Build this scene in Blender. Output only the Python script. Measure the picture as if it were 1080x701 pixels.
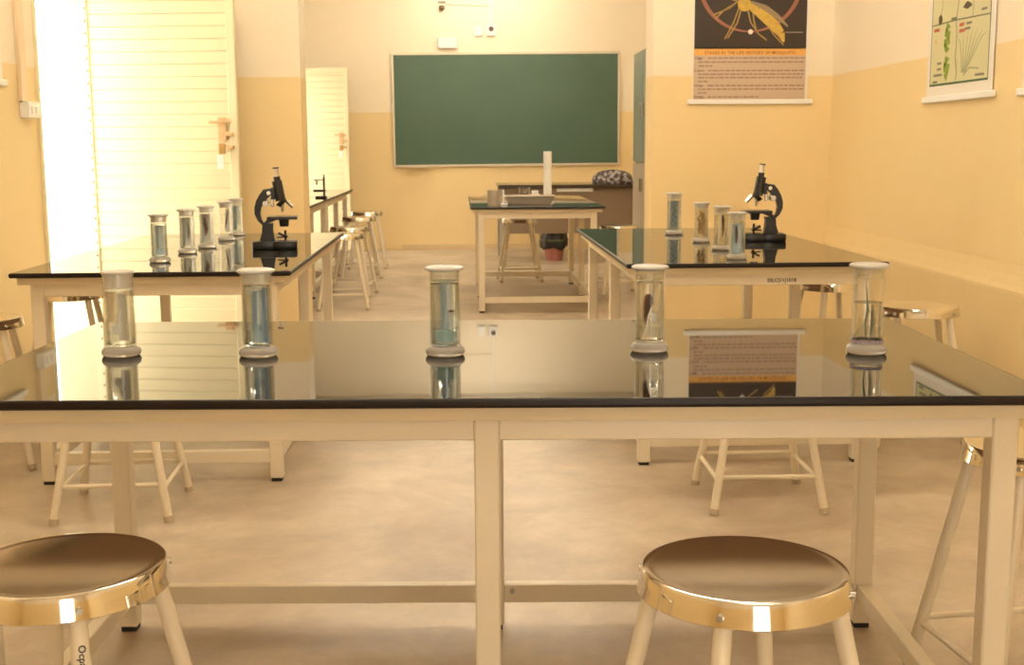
import bpy, bmesh, math, random
from mathutils import Vector, Matrix
random.seed(7)
S = bpy.context.scene
for o in list(bpy.data.objects): bpy.data.objects.remove(o)
C = S.collection
R = math.radians

# ------------------------------------------------------------------ camera
CAM_H = 1.165
YAW, PITCH, ROLL = R(2.3075), R(8.564), R(-0.3)
F = Vector((math.sin(YAW)*math.cos(PITCH), math.cos(YAW)*math.cos(PITCH), -math.sin(PITCH)))
Rt = Vector((math.cos(YAW), -math.sin(YAW), 0)); Up = Rt.cross(F)
Rx = math.cos(ROLL)*Rt + math.sin(ROLL)*Up
Ux = -math.sin(ROLL)*Rt + math.cos(ROLL)*Up
cam = bpy.data.cameras.new('camera'); camo = bpy.data.objects.new('camera', cam); C.objects.link(camo)
m = Matrix.Identity(4)
for i in range(3):
    m[i][0] = Rx[i]; m[i][1] = Ux[i]; m[i][2] = -F[i]
m[0][3], m[1][3], m[2][3] = 0, 0, CAM_H
camo.matrix_world = m
cam.sensor_width = 36; cam.lens = 1300*36/1080; cam.sensor_fit = 'HORIZONTAL'
cam.clip_start = .05; cam.clip_end = 200
cam.dof.use_dof = True; cam.dof.focus_distance = 2.7; cam.dof.aperture_fstop = 13
S.camera = camo

# ------------------------------------------------------------------ world and exposure
w = bpy.data.worlds.new('world'); S.world = w; w.use_nodes = True
bg = w.node_tree.nodes['Background']
bg.inputs[0].default_value = (1.0, .93, .80, 1); bg.inputs[1].default_value = 2.7
S.view_settings.view_transform = 'Standard'; S.view_settings.look = 'None'
S.view_settings.gamma = 1; S.view_settings.use_curve_mapping = False
S.view_settings.exposure = 1.36
LAMP = 31.0            # emission strength of the ceiling tubes
LAMPCOL = (1.0, .89, .71)

# ------------------------------------------------------------------ materials
def lin(h):
    v = [int(h[i:i+2], 16)/255 for i in (0, 2, 4)]
    return tuple(((c+.055)/1.055)**2.4 if c > .04045 else c/12.92 for c in v)
MATS = {}
def mat(name, col, rough=.5, metal=0, var=.06, scale=6, bump=0.0, bscale=60, ior=1.5, trans=0, coat=0, spec=None, aniso=0):
    if name in MATS: return MATS[name]
    mt = bpy.data.materials.new(name); mt.use_nodes = True
    nt = mt.node_tree; b = nt.nodes['Principled BSDF']
    b.inputs['Roughness'].default_value = rough; b.inputs['Metallic'].default_value = metal
    b.inputs['IOR'].default_value = ior; b.inputs['Transmission Weight'].default_value = trans
    b.inputs['Coat Weight'].default_value = coat
    if spec is not None: b.inputs['Specular IOR Level'].default_value = spec
    tc = nt.nodes.new('ShaderNodeTexCoord')
    if var > 0:
        n = nt.nodes.new('ShaderNodeTexNoise'); n.inputs['Scale'].default_value = scale; n.inputs['Detail'].default_value = 5
        nt.links.new(tc.outputs['Object'], n.inputs['Vector'])
        mx = nt.nodes.new('ShaderNodeMix'); mx.data_type = 'RGBA'
        mx.inputs['A'].default_value = tuple(c*(1-var) for c in col)+(1,)
        mx.inputs['B'].default_value = tuple(min(1, c*(1+var)) for c in col)+(1,)
        nt.links.new(n.outputs['Fac'], mx.inputs['Factor']); nt.links.new(mx.outputs['Result'], b.inputs['Base Color'])
    else:
        b.inputs['Base Color'].default_value = tuple(col)+(1,)
    if bump > 0:
        n2 = nt.nodes.new('ShaderNodeTexNoise'); n2.inputs['Scale'].default_value = bscale; n2.inputs['Detail'].default_value = 3
        nt.links.new(tc.outputs['Object'], n2.inputs['Vector'])
        bp = nt.nodes.new('ShaderNodeBump'); bp.inputs['Strength'].default_value = bump; bp.inputs['Distance'].default_value = .01
        nt.links.new(n2.outputs['Fac'], bp.inputs['Height']); nt.links.new(bp.outputs['Normal'], b.inputs['Normal'])
    MATS[name] = mt
    return mt
def emit(name, col, strength):
    mt = bpy.data.materials.new(name); mt.use_nodes = True; nt = mt.node_tree
    b = nt.nodes['Principled BSDF']; b.inputs['Base Color'].default_value = (.8, .8, .8, 1)
    b.inputs['Emission Color'].default_value = col+(1,); b.inputs['Emission Strength'].default_value = strength
    return mt

DADO = 1.555
def wall_material():
    mt = bpy.data.materials.new('two_tone_wall_paint'); mt.use_nodes = True; nt = mt.node_tree; N = nt.nodes; L = nt.links
    b = N['Principled BSDF']; b.inputs['Roughness'].default_value = .5
    g = N.new('ShaderNodeNewGeometry'); sx = N.new('ShaderNodeSeparateXYZ'); L.new(g.outputs['Position'], sx.inputs[0])
    n = N.new('ShaderNodeTexNoise'); n.inputs['Scale'].default_value = 1.3; n.inputs['Detail'].default_value = 6; n.inputs['Roughness'].default_value = .62
    L.new(g.outputs['Position'], n.inputs['Vector'])
    w1 = N.new('ShaderNodeMath'); w1.operation = 'MULTIPLY_ADD'; w1.inputs[1].default_value = .012; L.new(n.outputs['Fac'], w1.inputs[0]); L.new(sx.outputs['Z'], w1.inputs[2])
    st = N.new('ShaderNodeMapRange'); st.inputs['From Min'].default_value = DADO+.003; st.inputs['From Max'].default_value = DADO+.010; L.new(w1.outputs[0], st.inputs['Value'])
    up, lo = WALL_UP, WALL_LO
    def var(c, v):
        mx = N.new('ShaderNodeMix'); mx.data_type = 'RGBA'
        mx.inputs['A'].default_value = tuple(x*(1-v) for x in c)+(1,); mx.inputs['B'].default_value = tuple(min(1, x*(1+v)) for x in c)+(1,)
        L.new(n.outputs['Fac'], mx.inputs['Factor']); return mx.outputs['Result']
    mx = N.new('ShaderNodeMix'); mx.data_type = 'RGBA'
    L.new(st.outputs[0], mx.inputs['Factor']); L.new(var(lo, .05), mx.inputs['A']); L.new(var(up, .04), mx.inputs['B'])
    L.new(mx.outputs['Result'], b.inputs['Base Color'])
    n2 = N.new('ShaderNodeTexNoise'); n2.inputs['Scale'].default_value = 9; n2.inputs['Detail'].default_value = 5; L.new(g.outputs['Position'], n2.inputs['Vector'])
    bp = N.new('ShaderNodeBump'); bp.inputs['Strength'].default_value = .12; bp.inputs['Distance'].default_value = .02
    L.new(n2.outputs['Fac'], bp.inputs['Height']); L.new(bp.outputs['Normal'], b.inputs['Normal'])
    return mt
WALL_UP = (.88, .77, .59); WALL_LO = (.85, .66, .345)
M_wall = wall_material()
def floor_material():
    mt = bpy.data.materials.new('worn_concrete_floor'); mt.use_nodes = True; nt = mt.node_tree; N = nt.nodes; L = nt.links
    b = N['Principled BSDF']; g = N.new('ShaderNodeNewGeometry')
    def noise(s, d, r=.6, dist=0):
        n = N.new('ShaderNodeTexNoise'); n.inputs['Scale'].default_value = s; n.inputs['Detail'].default_value = d
        n.inputs['Roughness'].default_value = r; n.inputs['Distortion'].default_value = dist
        L.new(g.outputs['Position'], n.inputs['Vector']); return n
    n1 = noise(1.6, 8, .62, .6); n2 = noise(6, 9, .78, .3); n3 = noise(.5, 2)
    cr = N.new('ShaderNodeValToRGB'); L.new(n1.outputs['Fac'], cr.inputs[0])
    e = cr.color_ramp.elements; e[0].position = .34; e[0].color = (.40, .31, .225, 1); e[1].position = .66; e[1].color = (.62, .52, .40, 1)
    k = cr.color_ramp.elements.new(.5); k.color = (.51, .415, .31, 1)
    cr2 = N.new('ShaderNodeValToRGB'); L.new(n2.outputs['Fac'], cr2.inputs[0])
    e = cr2.color_ramp.elements; e[0].position = .36; e[0].color = (.86, .85, .84, 1); e[1].position = .66; e[1].color = (1.09, 1.09, 1.09, 1)
    mx = N.new('ShaderNodeMix'); mx.data_type = 'RGBA'; mx.blend_type = 'MULTIPLY'; mx.inputs['Factor'].default_value = 1
    L.new(cr.outputs[0], mx.inputs['A']); L.new(cr2.outputs[0], mx.inputs['B']); L.new(mx.outputs['Result'], b.inputs['Base Color'])
    mr = N.new('ShaderNodeMapRange'); mr.inputs['To Min'].default_value = .26; mr.inputs['To Max'].default_value = .55; L.new(n2.outputs['Fac'], mr.inputs['Value'])
    L.new(mr.outputs[0], b.inputs['Roughness'])
    bp = N.new('ShaderNodeBump'); bp.inputs['Strength'].default_value = .08; bp.inputs['Distance'].default_value = .01
    L.new(n2.outputs['Fac'], bp.inputs['Height']); L.new(bp.outputs['Normal'], b.inputs['Normal'])
    return mt
M_floor = floor_material()
M_ceil = mat('ceiling_whitewash', (.80, .74, .62), .7, var=.03)
M_out = mat('pale_outdoor_paving', (.70, .66, .58), .8)
M_black = mat('polished_black_tabletop', (.012, .011, .010), .02, ior=1.8, var=.15, scale=3)
M_edge = mat('satin_black_edge', (.016, .010, .007), .35, var=.1, spec=.25)
M_lip = mat('beige_edge_lipping', (.68, .56, .36), .5, var=.05)
M_under = mat('plywood_underside', (.30, .17, .10), .55, var=.2, scale=12)
M_cream = mat('cream_enamel_paint', (.79, .69, .525), .36, var=.03, scale=5)
M_door = mat('cream_door_paint', (.84, .76, .52), .42, var=.03)
M_rubber = mat('black_rubber', (.02, .018, .016), .7)
M_chrome = mat('polished_steel', (.80, .76, .69), .075, 1, var=.05, scale=14)
M_chrome_top = mat('brushed_steel_seat', (.74, .69, .61), .13, 1, var=.12, scale=7, bump=.02, bscale=11)
M_screw = mat('zinc_screw', (.62, .62, .60), .25, 1)
M_microblack = mat('black_microscope_enamel', (.014, .013, .012), .28)
M_alu = mat('grey_painted_wood', (.42, .38, .31), .5)
M_aluframe = mat('aluminium_board_frame', (.66, .58, .45), .4, .4)
def board_material():
    mt = mat('green_chalkboard', (.070, .128, .084), .5, var=.16, scale=1.6)
    return mt
M_board = board_material()
M_white = mat('white_plastic', (.90, .88, .84), .4, var=.02)
M_paper = mat('poster_paper', (.84, .78, .69), .45, var=.02)
M_ink = mat('marker_ink', (.03, .018, .014), .6)
def glass_material(name, col, rough=0.0, ior=1.46):
    mt = bpy.data.materials.new(name); mt.use_nodes = True; nt = mt.node_tree
    for n in list(nt.nodes):
        if n.type == 'BSDF_PRINCIPLED': nt.nodes.remove(n)
    g = nt.nodes.new('ShaderNodeBsdfGlass'); g.inputs['Color'].default_value = col+(1,); g.inputs['Roughness'].default_value = rough; g.inputs['IOR'].default_value = ior
    nt.links.new(g.outputs[0], nt.nodes['Material Output'].inputs['Surface']); return mt
def thin_glass(name, tint, body=0.0):
    mt = bpy.data.materials.new(name); mt.use_nodes = True; nt = mt.node_tree
    for n in list(nt.nodes):
        if n.type == 'BSDF_PRINCIPLED': nt.nodes.remove(n)
    tr = nt.nodes.new('ShaderNodeBsdfTransparent'); tr.inputs[0].default_value = tint+(1,)
    gl = nt.nodes.new('ShaderNodeBsdfGlossy'); gl.inputs['Roughness'].default_value = .02
    lw = nt.nodes.new('ShaderNodeLayerWeight'); lw.inputs['Blend'].default_value = .5
    pw_ = nt.nodes.new('ShaderNodeMath'); pw_.operation = 'POWER'; pw_.inputs[1].default_value = 3.2; nt.links.new(lw.outputs['Facing'], pw_.inputs[0])
    fr = nt.nodes.new('ShaderNodeMath'); fr.operation = 'MULTIPLY_ADD'; fr.inputs[1].default_value = .75; fr.inputs[2].default_value = .035; nt.links.new(pw_.outputs[0], fr.inputs[0])
    mx = nt.nodes.new('ShaderNodeMixShader'); nt.links.new(fr.outputs[0], mx.inputs[0]); nt.links.new(tr.outputs[0], mx.inputs[1]); nt.links.new(gl.outputs[0], mx.inputs[2])
    out = mx
    if body > 0:
        rf = nt.nodes.new('ShaderNodeBsdfRefraction'); rf.inputs['IOR'].default_value = 1.33; rf.inputs['Roughness'].default_value = 0; rf.inputs['Color'].default_value = tint+(1,)
        out = nt.nodes.new('ShaderNodeMixShader'); out.inputs[0].default_value = body
        nt.links.new(mx.outputs[0], out.inputs[1]); nt.links.new(rf.outputs[0], out.inputs[2])
    nt.links.new(out.outputs[0], nt.nodes['Material Output'].inputs['Surface']); return mt
M_glass = thin_glass('clear_glass', (.975, .98, .975))
M_solid = mat('cast_glass_foot', (.86, .81, .75), .10, var=.04, trans=.6, ior=1.35)
M_frost = mat('ground_glass', (.86, .82, .77), .35, var=.03, trans=.55, ior=1.35)
M_liq = thin_glass('clear_preserving_fluid', (.985, .985, .965), .45)
M_liqblue = thin_glass('bluish_preserving_fluid', (.92, .96, .975), .45)

# ------------------------------------------------------------------ mesh helpers
def box(bm, x0, x1, y0, y1, z0, z1, bev=0, seg=1, mtx=None):
    r = bmesh.ops.create_cube(bm, size=1)
    vs = r['verts']
    for v in vs:
        v.co = Vector(((x0+x1)/2+v.co.x*(x1-x0), (y0+y1)/2+v.co.y*(y1-y0), (z0+z1)/2+v.co.z*(z1-z0)))
    if bev > 0:
        es = list({e for v in vs for e in v.link_edges})
        bmesh.ops.bevel(bm, geom=es, offset=bev, segments=seg, affect='EDGES', profile=.5)
    return bm
def tube(bm, p0, p1, r0, r1=None, n=12, caps=True):
    p0, p1 = Vector(p0), Vector(p1); r1 = r0 if r1 is None else r1
    d = p1-p0; q = Vector((0, 0, 1)).rotation_difference(d.normalized())
    a = [bm.verts.new(p0+q @ Vector((math.cos(2*math.pi*i/n)*r0, math.sin(2*math.pi*i/n)*r0, 0))) for i in range(n)]
    b = [bm.verts.new(p1+q @ Vector((math.cos(2*math.pi*i/n)*r1, math.sin(2*math.pi*i/n)*r1, 0))) for i in range(n)]
    for i in range(n): bm.faces.new((a[i], a[(i+1) % n], b[(i+1) % n], b[i]))
    if caps: bm.faces.new(a[::-1]); bm.faces.new(b)
    return bm
def path(bm, pts, rad, n=8):
    pts = [Vector(p) for p in pts]; rings = []
    if not hasattr(rad, '__len__'): rad = [rad]*len(pts)
    q = None
    for k, p in enumerate(pts):
        d = (pts[min(k+1, len(pts)-1)]-pts[max(k-1, 0)]).normalized()
        q = Vector((0, 0, 1)).rotation_difference(d) if q is None else (prev.rotation_difference(d) @ q)
        prev = d
        rings.append([bm.verts.new(p+q @ Vector((math.cos(2*math.pi*i/n)*rad[k], math.sin(2*math.pi*i/n)*rad[k], 0))) for i in range(n)])
    for a, b in zip(rings, rings[1:]):
        for i in range(n): bm.faces.new((a[i], a[(i+1) % n], b[(i+1) % n], b[i]))
    bm.faces.new(rings[0][::-1]); bm.faces.new(rings[-1])
    return bm
def lathe(bm, prof, n=32, closed=False):
    """prof: (r, z) pairs from bottom to top; r = 0 makes a pole"""
    rings = []
    for r, z in prof:
        if r < 1e-6: rings.append([bm.verts.new((0, 0, z))])
        else: rings.append([bm.verts.new((math.cos(2*math.pi*i/n)*r, math.sin(2*math.pi*i/n)*r, z)) for i in range(n)])
    pairs = list(zip(rings, rings[1:]))
    if closed: pairs.append((rings[-1], rings[0]))
    for a, b in pairs:
        if len(a) == 1 and len(b) == 1: continue
        for i in range(n):
            j = (i+1) % n
            if len(a) == 1: bm.faces.new((a[0], b[j], b[i]))
            elif len(b) == 1: bm.faces.new((a[i], a[j], b[0]))
            else: bm.faces.new((a[i], a[j], b[j], b[i]))
    return bm
def prism(bm, poly, y0, y1):
    """polygon in x,z extruded along y"""
    a = [bm.verts.new((x, y0, z)) for x, z in poly]; b = [bm.verts.new((x, y1, z)) for x, z in poly]
    n = len(poly); bm.faces.new(a); bm.faces.new(b[::-1])
    for i in range(n): bm.faces.new((a[i], b[i], b[(i+1) % n], a[(i+1) % n]))
    return bm
def obj(name, bm, material, parent=None, smooth=False, label=None, mtx=None):
    if mtx is not None: bm.transform(mtx)
    bmesh.ops.recalc_face_normals(bm, faces=bm.faces)
    me = bpy.data.meshes.new(name); bm.to_mesh(me); bm.free()
    me.materials.append(material)
    if smooth:
        for p in me.polygons: p.use_smooth = True
        me.set_sharp_from_angle(angle=R(38))
    o = bpy.data.objects.new(name, me); C.objects.link(o)
    if parent: o.parent = parent
    if label: o['label'] = label
    return o
def NB(): return bmesh.new()
def tag(o, label, cat, group=None):
    o['label'] = label; o['category'] = cat
    if group: o['group'] = group
    return o
def thing(name, label, cat, loc=(0, 0, 0), rz=0, group=None):
    o = bpy.data.objects.new(name, None); C.objects.link(o); o.empty_display_size = .1
    o.location = loc; o.rotation_euler = (0, 0, rz)
    return tag(o, label, cat, group)
def struct(o):
    o['kind'] = 'structure'; return o
def copy_tree(o, parent=None):
    c = o.copy(); C.objects.link(c); c.parent = parent
    for ch in o.children: copy_tree(ch, c)
    return c
def text_mesh(txt, size, name, material, parent, loc, rot, align='LEFT', bold=0.0):
    cu = bpy.data.curves.new('txt', 'FONT'); cu.body = txt; cu.size = size; cu.align_x = align; cu.offset = bold; cu.resolution_u = 2
    t = bpy.data.objects.new('txt', cu); C.objects.link(t)
    dg = bpy.context.evaluated_depsgraph_get()
    me = bpy.data.meshes.new_from_object(t.evaluated_get(dg)); me.name = name
    bpy.data.objects.remove(t); bpy.data.curves.remove(cu)
    me.materials.clear(); me.materials.append(material)
    o = bpy.data.objects.new(name, me); C.objects.link(o); o.parent = parent
    o.location = loc; o.rotation_euler = rot
    return o

# ------------------------------------------------------------------ room shell
XL, XR, YB, YD, YF, ZC = -2.07, 2.11, -1.6, 7.05, 14.23, 3.2
T = .2; DT = .26
bm = box(NB(), XL-T, XR+T, YB-T, YF+T, -.1, 0); struct(obj('floor', bm, M_floor))
bm = box(NB(), XL-T, XR+T, YB-T, YF+T, ZC, ZC+.12); struct(obj('ceiling', bm, M_ceil))
bm = NB()                                                   # left wall with two doorways
D1 = (6.22, 6.96); D2 = (13.12, 13.95); DH = 2.1
for y0, y1 in ((YB-T, D1[0]), (D1[1], D2[0]), (D2[1], YF+T)): box(bm, XL-T, XL, y0, y1, 0, ZC)
for d in (D1, D2): box(bm, XL-T, XL, d[0], d[1], DH, ZC)
struct(obj('wall_left', bm, M_wall))
bm = box(NB(), XR, XR+T, YB-T, YF+T, 0, ZC)
# thicker plinth along the foot of the right wall, with a rounded sloping top
prism(bm, [(XR+.02, 0), (XR-.020, 0), (XR-.020, .60), (XR-.019, .612), (XR-.014, .63), (XR-.005, .67), (XR, .71), (XR+.02, .71)], YB, YD)
struct(obj('wall_right', bm, M_wall))
bm = box(NB(), XL-T, XR+T, YF, YF+T, 0, ZC); struct(obj('wall_far', bm, M_wall))
bm = NB()                                                   # wall behind the photographer, open doorway
BD = (.25, 1.15)
box(bm, XL, BD[0], YB-T, YB, 0, ZC); box(bm, BD[1], XR, YB-T, YB, 0, ZC); box(bm, BD[0], BD[1], YB-T, YB, DH, ZC)
struct(obj('wall_back', bm, M_wall))
bm = box(NB(), XL, -.89, YD, YD+DT, 0, ZC); struct(obj('wall_divider_left', bm, M_wall))
bm = box(NB(), 1.085, XR, YD, YD+DT, 0, ZC)
struct(obj('wall_divider_right', bm, M_wall))
bm = box(NB(), -.89, 1.085, YD, YD+DT, 2.75, ZC); struct(obj('wall_divider_beam', bm, M_wall))
bm = box(NB(), -.69, XR, YF-.015, YF, 0, .06); struct(obj('baseboard_far', bm, mat('skirting_paint', (.74, .57, .33), .5)))
bm = box(NB(), XL-9, XL-T, YB-6, YF+6, -.25, -.05); o = struct(obj('floor_veranda', bm, M_out))

# steel doors with louvre slats, both standing open at right angles to the left wall
def door(name, y, width, label, swing):
    root = bpy.data.objects.new(name, None); C.objects.link(root); root.location = (XL+.02, y, 0)
    root['kind'] = 'structure'; root['label'] = label
    z0, z1 = .03, 2.03; fw = .048; th = .035
    for x0, x1 in ((0, fw), (width-fw, width)): obj('stile', box(NB(), x0, x1, -th, 0, z0, z1, .004), M_door, root)
    for a, b in ((z0, z0+.06), (z1-.055, z1)): obj('rail', box(NB(), fw, width-fw, -th+.002, -.002, a, b, .004), M_door, root)
    pitch = .0665; sl = None
    z = z0+.06
    riv = None
    while z < z1-.07:
        if True:
            if sl is None:
                bm = NB()
                prism(bm, [(0, 0), (.016, -.002), (.022, .060), (.006, .0665), (.002, .062)], fw, width-fw)
                bm.transform(Matrix(((0, 1, 0, 0), (-1, 0, 0, -.004), (0, 0, 1, 0), (0, 0, 0, 1))))
                sl = obj('louvre_slat', bm, M_door, root)
            else:
                k = sl.copy(); C.objects.link(k); k.parent = root; sl_k = k; k.location.z = z
            if riv is None:
                riv = obj('rivet', tube(NB(), (fw-.012, -th-.004, .03), (fw-.012, -th+.004, .03), .006, n=8), mat('rusty_rivet', (.25, .16, .07), .6), root)
                riv.location.z = z
            else:
                k = riv.copy(); C.objects.link(k); k.parent = root; k.location.z = z
            if sl.location.z == 0: sl.location.z = z
        z += pitch
    # bolt, padlock and tag on the closing edge
    rust = mat('rusty_latch', (.68, .46, .24), .6, var=.3, scale=40)
    bolt = obj('latch_bolt', tube(NB(), (width-.15, -.05, 1.305), (width-.03, -.05, 1.305), .007, n=10), rust, root, True)
    obj('latch_plate', box(NB(), width-.105, width-.06, -.045, -.032, 1.20, 1.33, .003), rust, root)
    for zz in (1.16, 1.23): obj('latch_staple', box(NB(), width-.06, width-.02, -.058, -.03, zz, zz+.02, .003), rust, root)
    obj('padlock', box(NB(), width-.10, width-.062, -.075, -.052, 1.135, 1.19, .006, 2), mat('brass_padlock', (.55, .36, .14), .35, .5), root)
    obj('key_tag', box(NB(), width-.105, width-.07, -.078, -.074, 1.055, 1.13, .002), M_white, root)
    root.rotation_euler = (0, 0, R(-swing))
    return root
door('door_1', D1[1]-.01, .855, 'cream steel louvre door standing open against the divider wall', 7)
door('door_2', D2[1]-.02, .82, 'cream steel louvre door standing open beside the chalkboard wall', 4)
for n, d in (('trim_1', D1), ('trim_2', D2)):
    bm = NB()
    for y in (d[0], d[1]-.03): box(bm, XL-T, XL+.012, y, y+.03, 0, DH)
    box(bm, XL-T, XL+.012, d[0], d[1], DH-.03, DH)
    struct(obj(n, bm, M_door))

# ceiling tube lights (real fittings, out of frame but reflected by the steel and glass)
M_tube = emit('lit_fluorescent_tube', LAMPCOL, LAMP)
proto = None
spots = [(0, 1.0), (-1.05, 3.2), (1.05, 3.2), (-1.0, 5.6), (1.0, 5.6), (-.9, 8.6), (.9, 8.6), (-.9, 11.2), (.9, 11.2), (.3, 13.2)]
tube_at = ['near side of the nearest table', 'left far corner of the nearest table', 'right far corner of the nearest table', 'left table with microscope', 'right table with microscope',
           'left opening of the divider wall', 'right opening of the divider wall', 'farthest left lab table', 'steel cabinet', 'chalkboard']
for i, (x, y) in enumerate(spots):
    if proto is None:
        proto = thing('tube_light', '', 'lamp', group='ceiling tube lights')
        obj('housing', box(NB(), -.62, .62, -.05, .05, -.06, 0, .006), M_white, proto)
        obj('tube', tube(NB(), (-.59, 0, -.085), (.59, 0, -.085), .019, n=12), M_tube, proto, True)
        for s in (-1, 1): obj('tube_holder', box(NB(), s*.6-.015, s*.6+.015, -.02, .02, -.11, -.055, .003), M_white, proto)
        t = proto
    else: t = copy_tree(proto)
    t.location = (x, y, ZC)
    t['label'] = 'white ceiling tube light above the ' + tube_at[i]

# ------------------------------------------------------------------ laboratory tables
TW, TL, TH = .95, 1.92, .75
def make_table():
    t = thing('lab_table', '', 'table')
    hx, hy = TW/2, TL/2
    obj('tabletop', box(NB(), -hx, hx, -hy, hy, TH-.017, TH, .006, 3), M_black, t, False, 'polished black tabletop')
    tp = t.children[0].data; tp.materials.append(M_edge)
    for p in tp.polygons:
        if p.normal.z < .98: p.material_index = 1
    bm = NB(); i0, i1 = .022, .046
    z0, z1 = TH-.042, TH-.017
    box(bm, -hx+i0, hx-i0, -hy+i0, -hy+i1, z0, z1); box(bm, -hx+i0, hx-i0, hy-i1, hy-i0, z0, z1)
    box(bm, -hx+i0, -hx+i1, -hy+i1, hy-i1, z0, z1); box(bm, hx-i1, hx-i0, -hy+i1, hy-i1, z0, z1)
    obj('edge_trim', bm, M_lip, t)
    obj('underside_board', box(NB(), -hx+i1, hx-i1, -hy+i1, hy-i1, z0+.006, z1), M_under, t, label='brown board under the tabletop')
    L = .044; gx, gy = .056, .044           # leg width, insets of the leg's outer face
    az0, az1 = TH-.085, z0
    xs = (-hx+gx, hx-gx-L); ys = (-hy+gy, -L/2, hy-gy-L)
    for x in xs:
        for y in ys:
            lg = obj('leg', box(NB(), x, x+L, y, y+L, .012, az1, .003), M_cream, t)
            obj('foot_pad', box(NB(), x+.004, x+L-.004, y+.004, y+L-.004, 0, .014), M_rubber, lg)
    for y in (ys[0], ys[2]):
        obj('apron_rail', box(NB(), xs[0]+L, xs[1], y+.002, y+L-.006, az0, az1, .002), M_cream, t)
        obj('stretcher', box(NB(), xs[0]+L, xs[1], y+.006, y+L-.006, .068, .112, .002), M_cream, t)
    for x in xs:
        for a, b in ((ys[0]+L, ys[1]), (ys[1]+L, ys[2])):
            obj('apron_rail', box(NB(), x+.003, x+L-.003, a, b, az0, az1, .002), M_cream, t)
            st = obj('stretcher', box(NB(), x+.006, x+L-.006, a, b, .068, .112, .002), M_cream, t)
            c = 1 if x > 0 else -1
            obj('bolt', tube(NB(), (x+L/2-c*.012, b-.02, .10), (x+L/2-c*.028, b-.02, .10), .006, n=8), M_screw, st)
    return t
table0 = make_table()
tabs = [  # x, y, rotation, label
    (.0555, 2.489, R(90-2.3), 'black-topped lab table nearest the camera, five specimen jars in a row on it'),
    (-1.06, 5.175, R(0), 'black-topped lab table on the left in front of the open louvre door'),
    (1.06, 5.315, R(0), 'black-topped lab table on the right below the mosquito chart'),
    (.535, 9.59, R(0), 'black-topped lab table before the chalkboard with tray and white measuring cylinder'),
    (-1.565, 9.62, R(0), 'black-topped lab table partly hidden behind the left divider wall, nearer of two'),
    (-1.565, 11.57, R(0), 'black-topped lab table along the left wall, closest to the far louvre door'),
]
for i, (x, y, a, lb) in enumerate(tabs):
    t = table0 if i == 0 else copy_tree(table0)
    t.location = (x, y, 0); t.rotation_euler = (0, 0, a); t['label'] = lb
    t['group'] = 'black-topped lab tables'
    if i == 2: table_r = t

# ------------------------------------------------------------------ stools
SH, SR = .55, .153
def make_stool():
    t = thing('lab_stool', '', 'stool')
    prof = [(0, SH-.0005), (SR*.5, SH-.0008), (SR*.85, SH-.0015), (SR-.012, SH-.0018), (SR-.006, SH-.001), (SR-.003, SH-.002), (SR-.0005, SH-.006),
            (SR+.002, SH-.022), (SR+.0055, SH-.037), (SR+.0045, SH-.0385), (SR-.003, SH-.036), (SR-.006, SH-.012), (0, SH-.016)]
    # gently dished top
    bm = lathe(NB(), prof, 64)
    seat = obj('seat', bm, M_chrome, t, True, 'round polished steel seat with a deep rim')
    me = seat.data; me.materials.append(M_chrome_top)
    for p in me.polygons:
        if p.center.z > SH-.0095 and (p.center.x**2+p.center.y**2)**.5 < SR-.013 and p.normal.z > 0: p.material_index = 1
    ft, fb = .092, .178
    legs = []
    for k in range(4):
        sx, sy = ((1, -1), (1, 1), (-1, 1), (-1, -1))[k]
        top = Vector((sx*ft, sy*ft, SH-.016)); bot = Vector((sx*fb, sy*fb, .004))
        lg = obj('leg', tube(NB(), bot, top, .0135, n=14), M_cream, t, True); legs.append((top, bot))
        d = (top-bot).normalized()
        obj('foot_pad', tube(NB(), (bot.x+.0005*sx, bot.y+.0005*sy, 0), bot+d*.016, .0150, .0155, 14), mat('tan_rubber_foot', (.52, .42, .29), .6), lg, True)
        ang = math.atan2(sy, sx); cr = SR+.004
        p = Vector((math.cos(ang)*cr, math.sin(ang)*cr, SH-.024))
        s = NB(); tube(s, p-Vector((math.cos(ang), math.sin(ang), 0))*.006, p+Vector((math.cos(ang), math.sin(ang), 0))*.004, .0062, .005, 10)
        obj('screw', s, M_screw, seat, True)
    for k in range(4):
        (t0, b0), (t1, b1) = legs[k], legs[(k+1) % 4]
        zz = .105 if k % 2 == 0 else .118
        f = (zz-b0.z)/(t0.z-b0.z)
        obj('stretcher', tube(NB(), b0.lerp(t0, f), b1.lerp(t1, f), .0075, n=10), M_cream, t, True)
    return t
stool0 = make_stool()
stools = [
    (.413, 1.738, 20, 'steel-topped stool in front of the nearest table, right of its middle leg'),
    (-.607, 1.812, -20, 'steel-topped stool in the near left corner with handwriting on its leg'),
    (1.20, 2.46, 6, 'steel-topped stool at the right end of the nearest table, mostly behind its leg'),
    (-1.117, 3.97, 2, 'stool standing before the left table, seen beneath the nearest tabletop'),
    (.975, 3.95, -1, 'stool standing before the right table, seen beneath the nearest tabletop'),
    (-1.80, 4.62, 12, 'steel-topped stool cut off by the left edge, beside the left table'),
    (-1.75, 5.52, 8, 'steel-topped stool between the left table and the open doorway'),
    (1.70, 5.58, 15, 'steel-topped stool partly behind the right end of the right table'),
    (1.775, 4.70, -8, 'steel-topped stool by the right wall, beyond the rightmost jar'),
    (-.87, 9.02, 4, 'nearest stool of the row beside the far left tables'),
    (-.885, 9.80, -6, 'second nearest stool of the row beside the far left tables'),
    (-.925, 11.18, 9, 'third nearest stool of the row beside the far left tables'),
    (-.92, 12.1, 2, 'farthest stool of the row beside the far left tables'),
    (.505, 10.80, 3, 'stool behind the table with the metal tray, below the chalkboard'),
    (1.24, 9.72, 10, 'stool beside the tray table, just past the right table corner'),
]
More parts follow.
